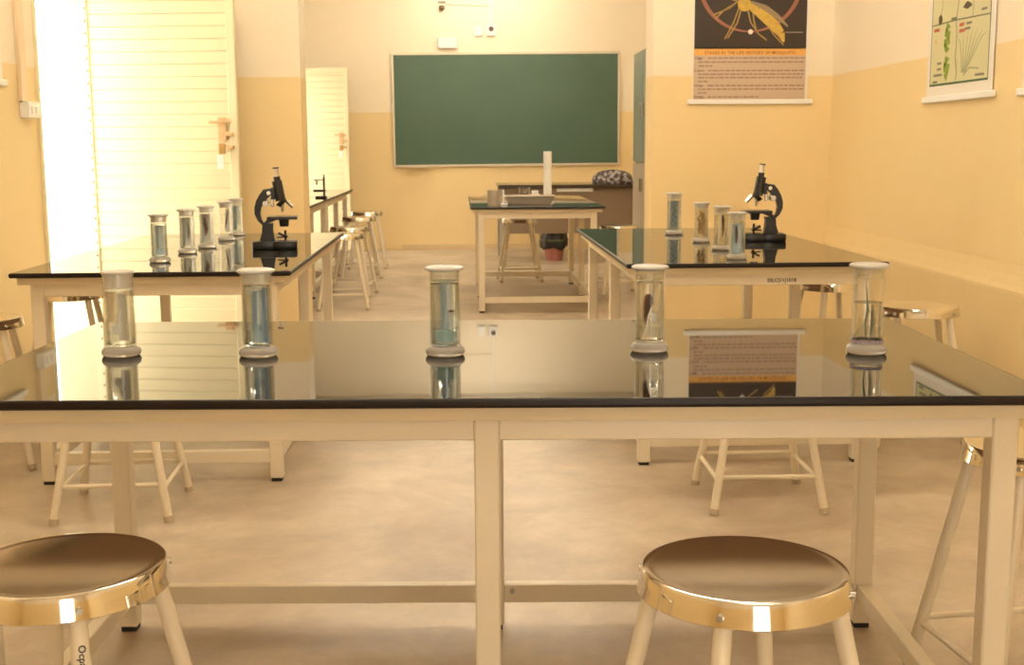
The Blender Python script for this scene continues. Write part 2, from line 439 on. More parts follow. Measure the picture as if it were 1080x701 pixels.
for i, (x, y, a, lb) in enumerate(stools):
    t = stool0 if i == 0 else copy_tree(stool0)
    t.location = (x, y, 0); t.rotation_euler = (0, 0, R(a)); t['label'] = lb; t['group'] = 'steel-topped laboratory stools'
    if i == 1: stool_left = t

# ------------------------------------------------------------------ specimen jars
JH, JR = .168, .0305
def make_jar(x, y, label, fill, contents, lid=True, s=1.0, rz=0, liq=None, plug=True):
    t = thing('specimen_jar', label, 'jar', (x, y, TH), rz, 'glass specimen jars')
    t.scale = (s, s, s)
    # heavy foot, thin-walled cylinder
    ri = JR-.0024
    prof = [(JR, .020), (JR, JH-.004), (JR+.0015, JH), (ri+.001, JH), (ri, JH-.004), (ri, .020)]
    obj('glass_cylinder', lathe(NB(), prof, 40, True), M_glass, t, True)
    prof = [(0, 0), (JR+.002, 0), (JR+.006, .002), (JR+.0085, .006), (JR+.0085, .011), (JR+.006, .0155), (JR+.0015, .0185), (JR-.003, .0195), (0, .0195)]
    obj('glass_foot', lathe(NB(), prof, 40), M_solid, t, True, 'thick clear glass foot')
    pm = M_frost if plug else M_glass
    if lid:
        obj('lid', lathe(NB(), [(0, JH+.0004), (JR+.003, JH+.0005), (JR+.0075, JH+.003), (JR+.0075, JH+.006), (JR+.003, JH+.0085), (0, JH+.009)], 40), M_frost, t, True, 'pale ground-glass lid')
        obj('stopper', lathe(NB(), [(0, JH-.020), (ri-.0008, JH-.020), (ri-.0004, JH), (0, JH)], 40), pm, t, True)
    else:
        obj('stopper', lathe(NB(), [(0, JH-.028), (ri-.0008, JH-.028), (ri-.0002, JH-.001), (JR+.002, JH+.0005), (JR+.002, JH+.004), (0, JH+.0045)], 40), M_frost, t, True, 'pale ground-glass stopper')
    zf = .0205+(JH-.026-.0205)*fill
    if fill > 0:
        rl = ri-.0006
        obj('fluid', lathe(NB(), [(0, .0212), (rl-.004, .0212), (rl, .0252), (rl, zf), (0, zf)], 40), liq or M_liq, t, True)
    for nm, bm, mt in contents():
        obj(nm, bm, mt, t, True)
    return t
M_plate_b = mat('pale_blue_mount', (.48, .62, .70), .4); M_plate_w = mat('white_mount', (.82, .82, .78), .4, var=.02)
M_blue = mat('strong_blue_mount', (.10, .30, .62), .4); M_teal = mat('teal_block', (.40, .58, .55), .5)
M_greyb = mat('grey_blue_mount', (.36, .43, .44), .4)
M_spec_b = mat('brown_specimen', (.13, .055, .035), .55, var=.35, scale=90); M_spec_t = mat('tan_specimen', (.50, .32, .12), .7, var=.3, scale=80, bump=.6, bscale=220)
M_spec_w = mat('white_specimen', (.80, .74, .62), .6, var=.1, scale=60); M_spec_g = mat('greenish_specimen', (.20, .24, .17), .5, var=.3, scale=80)
M_rod = mat('white_rod', (.86, .82, .74), .3); M_label = mat('purple_label', (.34, .28, .36), .6, var=.7, scale=160)
def worm(pts, rad, n=8): return path(NB(), pts, rad, n)
def plate(x0, x1, y, z0, z1, th=.002): return box(NB(), x0, x1, y, y+th, z0, z1)
def j1():
    yield 'mount', plate(-.004, .014, .004, .03, .125), M_spec_w
    yield 'specimen', worm([(-.006, 0, .05), (-.004, 0, .075), (.003, -.001, .09), (.005, 0, .11), (0, 0, .125)], [.002, .004, .005, .004, .0015]), M_spec_w
    yield 'label_strip', box(NB(), -.014, .0, -.006, -.0045, .045, .062), M_plate_w
def j2():
    yield 'mount', plate(-.010, .008, .006, .026, .132), M_plate_b
    yield 'back_panel', plate(.009, .015, .006, .026, .138), M_blue
    yield 'specimen', worm([(.003, 0, .065), (.004, 0, .09), (.003, 0, .13)], [.003, .0042, .003]), M_plate_w
    yield 'specimen', worm([(-.008, 0, .05), (-.008, 0, .125)], [.0016, .0016]), M_greyb
    yield 'label_strip', plate(.002, .008, .001, .05, .062), M_greyb
def j3():
    yield 'mount', plate(-.007, .004, .004, .03, .142), M_greyb
    yield 'back_panel', plate(.006, .012, .003, .05, .138), M_plate_w
    yield 'specimen', worm([(.006, -.002, .087), (.011, -.003, .089), (.016, -.001, .087)], [.001, .003, .001]), M_spec_b
    yield 'base_block', box(NB(), -.016, .016, -.008, .010, .026, .050, .002), M_teal
    yield 'label_strip', plate(.003, .008, -.003, .05, .066), M_greyb
def j4():
    yield 'specimen', worm([(-.006, 0, .057), (-.008, .001, .07), (-.006, 0, .085), (-.003, 0, .1), (-.002, 0, .113), (-.003, 0, .118)], [.0015, .0035, .006, .009, .008, .003], 12), M_spec_b
    yield 'glass_rod', worm([(-.012, -.004, .028), (.012, .002, .136)], .0016), M_rod
    yield 'thread', worm([(-.003, 0, .117), (-.003, 0, .142)], .0004, 5), M_rod
    yield 'label_strip', plate(.004, .012, .004, .06, .078), M_plate_w
def j5():
    yield 'specimen', worm([(-.002, 0, .035), (-.004, 0, .06), (0, 0, .085), (-.002, 0, .105), (-.005, 0, .135), (-.004, 0, .15)], [.001, .0016, .0022, .0016, .0008, .0005]), M_spec_g
    yield 'specimen', worm([(.004, .001, .03), (.009, .001, .06), (.008, 0, .095)], [.001, .003, .001]), M_spec_g
    yield 'label_band', lathe(NB(), [(JR+.0004, .0225), (JR+.0008, .0225), (JR+.0008, .0285), (JR+.0004, .0285)], 40, True), M_label
make_jar(-.693, 2.50, 'glass specimen jar with a frosted stopper, leftmost on the nearest table', .93, j1, lid=False)
make_jar(-.413, 2.476, 'glass specimen jar with a blue backing, second from left on the nearest table', 1.0, j2, liq=M_liqblue)
make_jar(-.036, 2.46, 'glass specimen jar with a teal base block, middle of the nearest table', 1.0, j3, liq=M_liqblue, s=1.02, plug=False)
make_jar(.381, 2.478, 'glass specimen jar with a brown specimen and slanted white rod on the nearest table', 1.0, j4, plug=False)
make_jar(.812, 2.42, 'half-filled glass jar with a purple label band, rightmost on the nearest table', .66, j5, s=1.03, plug=False)
# small jars on the left table
def small(kind):
    def g():
        if kind == 'plate':
            yield 'mount', plate(-.014, .014, .008, .026, .135), M_plate_b
            yield 'back_panel', plate(-.002, .010, .004, .05, .13), M_plate_w
            yield 'specimen', worm([(-.009, 0, .05), (-.009, 0, .12)], [.002, .003]), M_greyb
        elif kind == 'dark':
            yield 'mount', plate(-.013, .014, .006, .026, .14), M_plate_w
            yield 'specimen', worm([(.004, 0, .055), (.006, 0, .08), (.005, 0, .11), (.002, 0, .13)], [.001, .004, .0035, .001]), M_spec_g
            yield 'side_panel', plate(-.017, -.009, .003, .026, .14), M_greyb
        elif kind == 'fat':
            yield 'mount', plate(-.013, .014, .007, .026, .14), M_plate_w
            yield 'specimen', worm([(-.003, 0, .05), (0, 0, .075), (-.003, 0, .1), (-.005, 0, .135)], [.001, .006, .007, .002], 10), M_spec_b
            yield 'side_panel', plate(-.017, -.010, .003, .026, .14), M_plate_b
        elif kind == 'slant':
            yield 'specimen', worm([(-.004, 0, .045), (.003, 0, .085), (.012, 0, .135)], [.001, .004, .001]), M_spec_b
            yield 'mount', plate(-.002, .016, .006, .04, .14), M_plate_w
        elif kind == 'half':
            yield 'mount', plate(-.013, .002, .006, .026, .14), M_greyb
            yield 'back_panel', plate(.003, .014, .006, .05, .14), M_plate_w
        elif kind == 'coil':
            yield 'mount', plate(-.015, .015, .008, .026, .142), M_greyb
            pts = [(-.008+.016*(i % 2), .001*math.sin(i), .035+.013*i) for i in range(8)]
            sm = []
            for a, b in zip(pts, pts[1:]):
                for q in range(4): f = q/4; f = f*f*(3-2*f); sm.append(tuple(a[c]+(b[c]-a[c])*f for c in range(3)))
            yield 'specimen', worm(sm, .0022), M_spec_g
        elif kind == 'coral':
            for i in range(9):
                a = i*2.4; r0 = .010
                p = [(math.cos(a)*r0*.6, math.sin(a)*r0*.6, .03+.009*i), (math.cos(a+1)*r0*1.5, math.sin(a+1)*r0, .05+.009*i), (math.cos(a+2)*r0*.7, math.sin(a+2)*r0, .07+.0085*i)]
                yield 'specimen', worm(p, [.004, .0075, .003], 8), M_spec_t
        elif kind == 'rod':
            yield 'specimen', worm([(.002, 0, .05), (.006, 0, .08), (.006, 0, .12), (.003, 0, .14)], [.001, .004, .006, .002]), M_spec_b
            yield 'glass_rod', worm([(-.013, -.003, .028), (-.002, -.003, .146)], .003), M_rod
        elif kind == 'bluebar':
            yield 'mount', plate(-.014, .016, .008, .022, .132), M_plate_b
            yield 'back_panel', plate(.004, .012, .004, .04, .13), M_plate_w
            yield 'specimen', worm([(-.003, 0, .06), (-.002, 0, .09), (-.004, 0, .125)], [.002, .005, .003]), M_spec_b
    return g
for x, y, k, s, lb in (
    (-1.117, 4.60, 'plate', 1.0, 'bluish specimen jar nearest the front edge of the left table'),
    (-1.10, 4.99, 'dark', 1.0, 'specimen jar with a thin dark specimen, second in the left table row'),
    (-1.075, 5.25, 'fat', 1.0, 'specimen jar with a plump dark specimen, third in the left table row'),
    (-1.075, 5.68, 'slant', 1.0, 'specimen jar with a slanted dark specimen, fourth in the left table row'),
    (-1.085, 6.0, 'half', 1.0, 'grey and white specimen jar at the back of the left table row'),
    (1.007, 5.82, 'coil', 1.12, 'teal specimen jar holding a coiled worm, farthest on the right table'),
    (1.044, 5.34, 'coral', .98, 'specimen jar packed with a tan knobbly specimen on the right table'),
    (1.045, 4.93, 'rod', 1.0, 'specimen jar with a leaning white rod on the right table'),
    (1.017, 4.52, 'bluebar', .98, 'pale blue specimen jar nearest the front edge of the right table')):
    make_jar(x, y, lb, 1.0 if k != 'slant' else .0, small(k), s=s, liq=M_liqblue if k in ('plate', 'half', 'coil', 'bluebar') else M_liq)

# ------------------------------------------------------------------ microscopes
def make_microscope(x, y, rz, label):
    t = thing('microscope', label, 'microscope', (x, y, TH), rz, 'black compound microscopes')
    u = .000545
    def P(cx, cy): return ((cx-272)*u, (665-cy)*u)
    K = M_microblack
    bm = NB(); box(bm, *[P(105, 0)[0], P(300, 0)[0]], -.05, .05, 0, .034, .006, 2)
    for s in (-1, 1): box(bm, P(250, 0)[0], P(440, 0)[0], s*.05-.016*(s+1), s*.05-.016*(s-1), 0, .034, .006, 2)
    obj('base', bm, K, t, True)
    obj('pillar', prism(NB(), [P(160, 600), P(275, 600), P(262, 520), P(266, 470), P(185, 470), P(178, 540)], -.022, .022), K, t)
    out = [P(*p) for p in ((190, 490), (150, 450), (128, 400), (128, 350), (142, 300), (170, 250), (198, 214), (262, 205), (268, 250), (235, 275), (205, 310), (180, 350), (172, 395), (180, 440), (205, 480))]
    bm = prism(NB(), out, -.013, .013)
    obj('arm', bm, K, t)
    def tb(a, b, r0, r1=None, y=0, n=20): 
        a, b = P(*a), P(*b); return tube(NB(), (a[0], y, a[1]), (b[0], y, b[1]), r0, r1, n)
    obj('body_tube', tb((300, 150), (326, 300), .021, .021), K, t, True)
    obj('draw_tube', tb((301, 118), (306, 165), .0135), K, t, True)
    ep = obj('eyepiece', tb((295, 58), (301, 120), .0105), mat('satin_chrome', (.72, .66, .58), .3, 1), t, True, 'bright metal eyepiece')
    obj('eyepiece_cap', tb((294, 48), (295, 58), .013), K, ep, True)
    obj('focus_rack', box(NB(), P(255, 0)[0], P(285, 0)[0], -.012, .012, P(0, 290)[1], P(0, 200)[1], .002), K, t)
    for cx, cy, r in ((240, 240, .0085), (212, 318, .011)):
        p = P(cx, cy)
        for s in (-1, 1): obj('focus_knob', tube(NB(), (p[0], s*.012, p[1]), (p[0], s*.04, p[1]), r*1.25, r, 14), M_screw, t, True)
    obj('slide_carrier', box(NB(), P(250, 0)[0], P(272, 0)[0], -.008, .008, P(0, 345)[1], P(0, 275)[1], .002), M_screw, t)
    noz = obj('nosepiece', tb((322, 300), (345, 325), .026, .020), K, t, True)
    obj('objective', tb((372, 300), (418, 350), .010, .008), M_chrome, noz, True)
    obj('objective', tb((334, 318), (338, 384), .0095, .006), M_chrome, noz, True)
    a, b = P(220, 448), P(448, 412)
    st = obj('stage', box(NB(), a[0], b[0], -.055, .055, P(0, 440)[1], P(0, 418)[1], .003), K, t)
    for s in (-1, 1): obj('slide_clip', box(NB(), P(290, 0)[0], P(400, 0)[0], s*.03-.004, s*.03+.004, P(0, 418)[1], P(0, 414)[1]), M_chrome, st)
    obj('stage_bracket', prism(NB(), [P(200, 480), P(300, 440), P(220, 440), P(190, 470)], -.02, .02), K, t)
    obj('condenser', tb((345, 442), (345, 495), .022, .018), K, t, True)
    obj('mirror_post', tb((352, 525), (352, 610), .005), K, t, True)
    mp = P(352, 560)
    mr = NB(); tube(mr, (mp[0]-.012, 0, mp[1]-.004), (mp[0]-.008, 0, mp[1]+.004), .022, .022, 20)
    obj('mirror', mr, K, t, True); obj('mirror_arm', tb((290, 580), (352, 575), .003), K, t, True)
    return t
make_microscope(-.778, 5.17, R(6), 'black microscope with its arm to the left, on the left table')
make_microscope(1.325, 5.37, R(180-4), 'black microscope with its arm to the right, on the right table')
# small dissecting microscope on the far left table
t = thing('dissecting_microscope', 'small dissecting microscope silhouetted against the far louvre door', 'microscope', (-1.17, 10.46, TH), 0)
obj('base', box(NB(), -.05, .04, -.045, .045, 0, .014, .003), M_microblack, t)
obj('post', tube(NB(), (.02, 0, .012), (.02, 0, .17), .009, n=12), M_microblack, t, True)
obj('stage', box(NB(), -.065, .035, -.05, .05, .050, .068, .003), M_microblack, t)
ar = obj('lens_arm', tube(NB(), (.02, 0, .148), (-.065, 0, .148), .004, n=8), M_microblack, t, True)
obj('lens', tube(NB(), (-.04, 0, .11), (-.04, 0, .145), .008, n=12), M_screw, ar, True)
obj('focus_knob', tube(NB(), (.02, 0, .168), (.02, 0, .195), .005, n=10), M_microblack, t, True)

# ------------------------------------------------------------------ chalkboard and fittings on the far wall
bx0, bx1, bz0, bz1 = -.742, 1.795, .972, 2.195
t = thing('chalkboard', 'large green chalkboard in a thin pale frame on the far wall', 'chalkboard', ((bx0+bx1)/2, YF, bz0), 0)
t.rotation_euler = (0, R(-.3), 0)
hw = (bx1-bx0)/2; hh = bz1-bz0
obj('board_surface', box(NB(), -hw, hw, -.022, -.004, 0, hh), M_board, t)
for a in ((-hw-.025, hw+.025, -.028, hh), (-hw-.025, hw+.025, -.028, 0)):
    obj('frame_rail', box(NB(), a[0], a[1], -.03, -.002, a[3] if a[3] else -.028, (a[3] if a[3] else -.028)+.028, .003), M_aluframe, t)
for x in (-hw-.025, hw): obj('frame_stile', box(NB(), x, x+.025, -.03, -.002, 0, hh, .003), M_aluframe, t)
tr = obj('chalk_tray', box(NB(), -hw+.12, -hw+.40, -.12, -.03, -.03, -.018, .003), M_aluframe, t)
obj('tray_lip', box(NB(), -hw+.12, -hw+.40, -.127, -.118, -.03, -.004, .002), M_aluframe, tr)
bm = box(NB(), -.11, .11, -.06, 0, 0, .12, .006); o = tag(obj('switch_box', bm, M_white), 'white box mounted on the wall just above the chalkboard', 'box'); o.location = (-.135, YF, 2.262)
t = thing('wall_fan_bracket', 'small dark wall bracket high above the chalkboard', 'bracket', (-.195, YF, 2.70))
obj('bracket_plate', box(NB(), -.045, .045, -.02, 0, .06, .085, .003), M_alu, t)
obj('bracket_hook', lathe(NB(), [(0, -.03), (.02, -.02), (.034, .0), (.03, .03), (0, .035)], 16), mat('dull_brass', (.22, .15, .08), .5, .5), t, True, mtx=Matrix.Translation((0, -.035, 0)))
t = thing('socket_box', 'white switch plate left of the round socket above the chalkboard', 'socket', (.215, YF, 2.40))
obj('back_box', box(NB(), -.045, .045, -.035, 0, 0, .10, .004), M_white, t); obj('rocker', box(NB(), -.015, .015, -.042, -.035, .03, .07, .002), M_white, t)
t = thing('socket_box', 'white wall socket with a dark round outlet above the chalkboard', 'socket', (.355, YF, 2.40))
obj('back_box', box(NB(), -.05, .05, -.04, 0, 0, .12, .004), M_white, t)
obj('outlet', tube(NB(), (0, -.04, .075), (0, -.052, .075), .028, n=20), mat('dark_outlet', (.10, .06, .04), .5), t, True)
tag(obj('conduit', box(NB(), -.008, .008, -.014, 0, 0, .68, .003), M_white), 'thin white conduit rising from the round socket above the chalkboard', 'conduit').location = (.355, YF, 2.52)
tag(obj('cable', path(NB(), [(-.15, YF-.008, 2.745), (.0, YF-.008, 2.738), (.18, YF-.008, 2.73), (.345, YF-.008, 2.728)], .004, 6), mat('thin_wire', (.45, .36, .25), .6)), 'thin wire running from the bracket to the conduit above the chalkboard', 'cable')

# ------------------------------------------------------------------ far room furniture
dx0, dx1, dy0, dy1 = .37, 1.86, 12.5, 13.35
t = thing('demonstration_desk', 'brown-fronted desk standing beneath the chalkboard at right', 'desk', ((dx0+dx1)/2, (dy0+dy1)/2, 0))
hw, hd = (dx1-dx0)/2, (dy1-dy0)/2
M_brown = mat('brown_laminate', (.26, .18, .11), .45, var=.08)
obj('desktop', box(NB(), -hw, hw, -hd, hd, .752, .785, .004), mat('dark_desk_top', (.06, .04, .028), .12, ior=1.6), t)
obj('modesty_panel', box(NB(), -hw+.04, hw-.02, -hd+.05, -hd+.07, .29, .752), M_brown, t)
for x in (-hw+.02, hw-.06):
    for y in (-hd+.03, hd-.07): obj('leg', box(NB(), x, x+.04, y, y+.04, 0, .752), M_alu, t)
obj('drawer_front', box(NB(), -.15, .22, -hd+.034, -hd+.05, .712, .748, .002), M_white, t, label='pale narrow drawer front')
# tall steel cabinet against the right wall
t = thing('steel_cabinet', 'tall grey-green steel cabinet just past the right divider wall', 'cabinet', (1.885, 11.36, 0))
M_cab = mat('grey_green_steel', (.22, .25, .20), .4, var=.05); M_cab2 = mat('beige_steel', (.44, .37, .27), .45, var=.05)
obj('body', box(NB(), -.205, .205, -.60, .60, .06, 2.04, .005), M_cab2, t)
for k, y in enumerate((-.595, .003)):
    d = obj('upper_door', box(NB(), -.225, -.206, y, y+.592, 1.02, 2.03, .003), M_cab, t)
    obj('door_handle', box(NB(), -.245, -.226, y+(.53 if k == 0 else .03), y+(.56 if k == 0 else .06), 1.42, 1.56, .004), M_screw, d)
    d = obj('lower_door', box(NB(), -.225, -.206, y, y+.592, .08, 1.0, .003), M_cab2, t)
    obj('door_handle', box(NB(), -.245, -.226, y+(.53 if k == 0 else .03), y+(.56 if k == 0 else .06), .75, .87, .004), M_screw, d)
for x in (-.18, .14):
    for y in (-.57, .53): obj('foot', box(NB(), x, x+.04, y, y+.04, 0, .062), M_cab2, t)
# bag on the desk
M_bag = mat('speckled_dark_bag', (.10, .08, .075), .6)
nt = M_bag.node_tree; tc = nt.nodes['Texture Coordinate']; vo = nt.nodes.new('ShaderNodeTexVoronoi'); vo.inputs['Scale'].default_value = 38
nt.links.new(tc.outputs['Object'], vo.inputs['Vector']); cr = nt.nodes.new('ShaderNodeValToRGB'); nt.links.new(vo.outputs['Color'], cr.inputs[0])
cr.color_ramp.elements[0].position = .45; cr.color_ramp.elements[0].color = (.07, .05, .045, 1); cr.color_ramp.elements[1].position = .75; cr.color_ramp.elements[1].color = (.45, .40, .40, 1)
nt.links.new(cr.outputs[0], nt.nodes['Principled BSDF'].inputs['Base Color'])
t = thing('bag', 'dark speckled soft bag lying on the desk beside the chalkboard', 'bag', (1.555, 12.72, .785))
bm = NB(); bmesh.ops.create_uvsphere(bm, u_segments=32, v_segments=18, radius=1)
for v in bm.verts:
    x, y, z = v.co; z = max(z, -.25)
    v.co = Vector(((abs(x)**.75)*math.copysign(1, x)*.215, y*.11, (z+.25)*.112+.004*math.sin(x*19)*max(z, 0)))
obj('bag_body', bm, M_bag, t, True)
obj('zip', path(NB(), [(-.19, -.02, .072), (-.12, -.035, .122), (0, -.035, .139), (.12, -.035, .122), (.19, -.02, .072)], .006, 8), M_rubber, t, True)
# bucket with a black liner in front of the desk
t = thing('waste_bucket', 'pink bucket with a bulging black liner under the desk', 'bin', (.952, 12.72, 0))
M_pink = mat('pink_plastic', (.42, .16, .12), .45)
obj('pail', lathe(NB(), [(0, 0), (.085, 0), (.115, .2), (.12, .2), (.12, .21), (.108, .21), (.08, .01), (0, .01)], 28), M_pink, t, True)
bm = lathe(NB(), [(0, .12), (.105, .12), (.135, .14), (.138, .2), (.125, .27), (.11, .30), (.06, .315), (0, .30)], 28)
for v in bm.verts:
    a = math.atan2(v.co.y, v.co.x); k = 1+.10*math.sin(a*5)+.05*math.sin(a*11+v.co.z*40); v.co.x *= k; v.co.y *= k; v.co.z += .012*math.sin(a*3+1)
obj('liner', bm, mat('black_bin_liner', (.018, .02, .015), .35), t, True)
obj('handle', path(NB(), [(-.125, 0, .2), (-.15, -.03, .26), (-.165, -.04, .30)], .006, 6), M_alu, t, True)
obj('rim_band', lathe(NB(), [(.142, .205), (.150, .205), (.150, .222), (.142, .222)], 28, True), mat('olive_band', (.12, .14, .07), .5), t, True)
# items on the tray table
ty = 8.98
t = thing('metal_tray', 'shallow grey metal dissecting tray on the table before the chalkboard', 'tray', (.50, ty+.08, TH))
def tray_bm():
    bm = NB(); lv = [(.150, .105, .002), (.178, .130, .058), (.186, .138, .058), (.186, .138, .062), (.174, .126, .062), (.146, .101, .006)]
    rings = [[bm.verts.new((sx*a, sy*b, z)) for sx, sy in ((-1, -1), (1, -1), (1, 1), (-1, 1))] for a, b, z in lv]
    for p, q in zip(rings, rings[1:]):
        for i in range(4): bm.faces.new((p[i], p[(i+1) % 4], q[(i+1) % 4], q[i]))
    bm.faces.new(rings[0][::-1]); bm.faces.new(rings[-1]); return bm
obj('pan', tray_bm(), mat('dull_tin', (.52, .45, .36), .4, .15), t)
obj('wax_bed', box(NB(), -.150, .150, -.106, .106, .006, .02), mat('dark_wax', (.12, .09, .06), .5), t)
def simple(name, label, cat, loc, parts):
    t = thing(name, label, cat, loc)
    for nm, bm, mt in parts: obj(nm, bm, mt, t, True)
    return t
simple('measuring_cylinder', 'tall white measuring cylinder standing upright beside the metal tray', 'cylinder', (.648, 9.30, TH), [
    ('column', lathe(NB(), [(0, .006), (.030, .006), (.031, .38), (.029, .38), (.028, .012), (0, .012)], 24), M_white), ('foot', lathe(NB(), [(0, 0), (.048, 0), (.048, .006), (.03, .014), (0, .014)], 24), M_white)])
simple('beaker', 'small glass beaker standing behind the metal tray', 'beaker', (.475, 9.33, TH), [
    ('glass_body', lathe(NB(), [(0, 0), (.038, 0), (.042, .005), (.042, .105), (.046, .11), (.044, .112), (.0395, .105), (.0395, .006), (0, .004)], 28), M_glass)])
simple('plastic_block', 'short stack of white blocks between the beaker and measuring cylinder', 'block', (.56, 9.33, TH), [
    ('lower_block', box(NB(), -.035, .035, -.03, .03, 0, .06, .003), M_white), ('upper_block', box(NB(), -.03, .02, -.025, .025, .06, .088, .003), M_white)])
t = simple('enamel_mug', 'pale enamel mug at the left corner of the tray table', 'mug', (.232, 8.90, TH), [
    ('cup', lathe(NB(), [(0, 0), (.042, 0), (.044, .004), (.0455, .104), (.047, .107), (.044, .107), (.041, .006), (0, .006)], 28), mat('pale_enamel', (.60, .52, .42), .35)),
    ('handle', path(NB(), [(-.043, 0, .085), (-.062, 0, .08), (-.068, 0, .055), (-.062, 0, .03), (-.043, 0, .025)], .004, 8), mat('pale_enamel', (.60, .52, .42), .35))])
simple('test_tube_stand', 'slim white upright post between the mug and the metal tray', 'stand', (.302, 8.93, TH), [
    ('foot', box(NB(), -.02, .03, -.03, .03, 0, .012, .002), M_white), ('upright', box(NB(), -.007, .007, -.01, .01, .012, .108, .002), M_white)])

# ------------------------------------------------------------------ left wall: switch, trunking, chart
t = thing('light_switch', 'white switch box on the left wall beside the bright doorway', 'switch', (XL, 6.075, 1.312))
obj('back_box', box(NB(), 0, .045, -.10, .055, 0, .075, .004), M_white, t)
for y in (-.06, .0): obj('rocker', box(NB(), .045, .052, y-.015, y+.015, .02, .055, .002), M_white, t)
tag(obj('conduit', box(NB(), 0, .022, -.055, .02, 0, ZC-1.388, .003), mat('painted_trunking', (.84, .66, .44), .5)), 'painted cable trunking running up from the switch by the doorway', 'conduit').location = (XL, 6.02, 1.388)

# ------------------------------------------------------------------ wall charts (flat prints on hanging rods)
def chart_frame(name, label, width, height, loc, rz):
    """local x across, z up from the lower rod, -y toward the viewer"""
    t = thing(name, label, 'poster', loc, rz)
    obj('sheet', box(NB(), 0, width, -.006, -.004, 0, height), M_paper, t)
    obj('bottom_rod', box(NB(), -.028, width+.03, -.018, -.001, -.016, .012, .004), M_white, t)
    obj('top_rod', box(NB(), -.028, width+.03, -.018, -.001, height-.012, height+.016, .004), M_white, t)
    obj('hanging_cord', path(NB(), [(width*.25, -.008, height+.016), (width*.5, -.004, height+.11), (width*.75, -.008, height+.016)], .0018, 5), M_ink, t)
    return t
def flat(poly, d=0.0):
    bm = NB(); bm.faces.new([bm.verts.new((x, -.0066-d, z)) for x, z in poly]); return bm
def rect(x0, x1, z0, z1, d=0): return flat([(x0, z0), (x1, z0), (x1, z1), (x0, z1)], d)
def stroke(bm, pts, wd, d=.0006):
    for i, ((x0, z0), (x1, z1)) in enumerate(zip(pts, pts[1:])):
        w0 = wd[i] if hasattr(wd, '__len__') else wd; w1 = wd[i+1] if hasattr(wd, '__len__') else wd
        dx, dz = x1-x0, z1-z0; l = math.hypot(dx, dz) or 1; nx, nz = -dz/l, dx/l
        bm.faces.new([bm.verts.new(c) for c in ((x0-nx*w0, -.0066-d, z0-nz*w0), (x1-nx*w1, -.0066-d, z1-nz*w1), (x1+nx*w1, -.0066-d, z1+nz*w1), (x0+nx*w0, -.0066-d, z0+nz*w0))])
    return bm
# mosquito chart on the divider wall: 1 photo pixel = .0054 m there
pw = .655; px0, pz0 = 1.312, 1.412
t = chart_frame('mosquito_chart', 'chart with a large mosquito on black above printed text, on the divider wall', pw, .92, (px0, YD, pz0), 0)
def Q(x, y): return ((x-730.2)*.00540, (104.5-y)*.00535+.010)      # photo position on the chart to metres on its sheet
M_dk = mat('chart_black', (.035, .020, .012), .4, var=.05); M_or = mat('chart_orange', (.80, .42, .10), .4, var=.03)
M_tn = mat('chart_tan', (.58, .43, .31), .45, var=.03); M_gold = mat('chart_gold', (.58, .37, .06), .45, var=.3, scale=60)
M_gold2 = mat('chart_brown_gold', (.38, .24, .06), .45, var=.2, scale=60); M_arc = mat('chart_rust', (.34, .13, .07), .45, var=.25, scale=14); M_txt = mat('chart_text_grey', (.30, .20, .14), .5, var=0)
a, b = Q(730.5, 52), Q(849, -45)
obj('picture_field', rect(a[0]+.004, b[0], a[1], b[1]), M_dk, t)
a, b = Q(731, 58.5), Q(849, 51); obj('title_band', rect(a[0], b[0], a[1], b[1]), M_or, t)
a, b = Q(731, 104), Q(849, 58.5); obj('text_field', rect(a[0], b[0], a[1], b[1]), M_tn, t)
bm = NB(); cx, cy, rr = 789, -18, 52
stroke(bm, [Q(cx+rr*1.02*math.cos(R(q)), cy+rr*math.sin(R(q))) for q in range(0, 361, 5)], [.0035+.009*abs(math.cos(R(q))) for q in range(0, 361, 5)], .0004)
obj('life_cycle_ring', bm, M_arc, t)
bm = NB(); ctr = Q(790, 34.5); bm.faces.new([bm.verts.new((ctr[0]+.014*math.cos(R(q)), -.0074, ctr[1]+.014*math.sin(R(q)))) for q in range(0, 360, 20)]); obj('egg_dot', bm, M_spec_w, t)
# mosquito: thorax, abdomen, head, wings, legs
def blob(cx, cy, rx, ry, rot=0, d=.0012, n=22):
    return flat([Q(cx+rx*math.cos(2*math.pi*i/n)*math.cos(rot)-ry*math.sin(2*math.pi*i/n)*math.sin(rot), cy+rx*math.cos(2*math.pi*i/n)*math.sin(rot)+ry*math.sin(2*math.pi*i/n)*math.cos(rot)) for i in range(n)], d)
obj('mosquito_thorax', blob(783, 6, 7, 7.5), M_gold, t)
obj('mosquito_head', blob(773, -2, 5, 5), M_gold2, t)
bm = NB(); stroke(bm, [Q(789, 8), Q(797, 13), Q(806, 20), Q(815, 28), Q(822, 36), Q(825, 45)], [.020, .026, .030, .030, .022, .006], .0012); obj('mosquito_abdomen', bm, M_gold, t)
bm = NB(); stroke(bm, [Q(790, 4), Q(805, 10), Q(818, 19), Q(829, 29)], [.006, .016, .014, .004], .0016); obj('mosquito_wing', bm, mat('chart_grey_wing', (.30, .22, .12), .5), t)
for pts in ([(778, 8), (772, 25), (763, 42)], [(780, 10), (776, 25), (766, 41)], [(772, 6), (762, 12), (753, 21)], [(786, 10), (790, 25), (799, 37), (807, 43)], [(791, 6), (793, 22), (797, 36)],
            [(806, 9), (806, 25), (815, 38), (825, 48)], [(776, 3), (768, 10), (751, 17)], [(780, -2), (776, -14), (768, -22)], [(790, -2), (798, -12), (810, -20)]):
    bm = NB(); stroke(bm, [Q(*p) for p in pts], .0040, .0010); obj('mosquito_leg', bm, M_gold2, t)
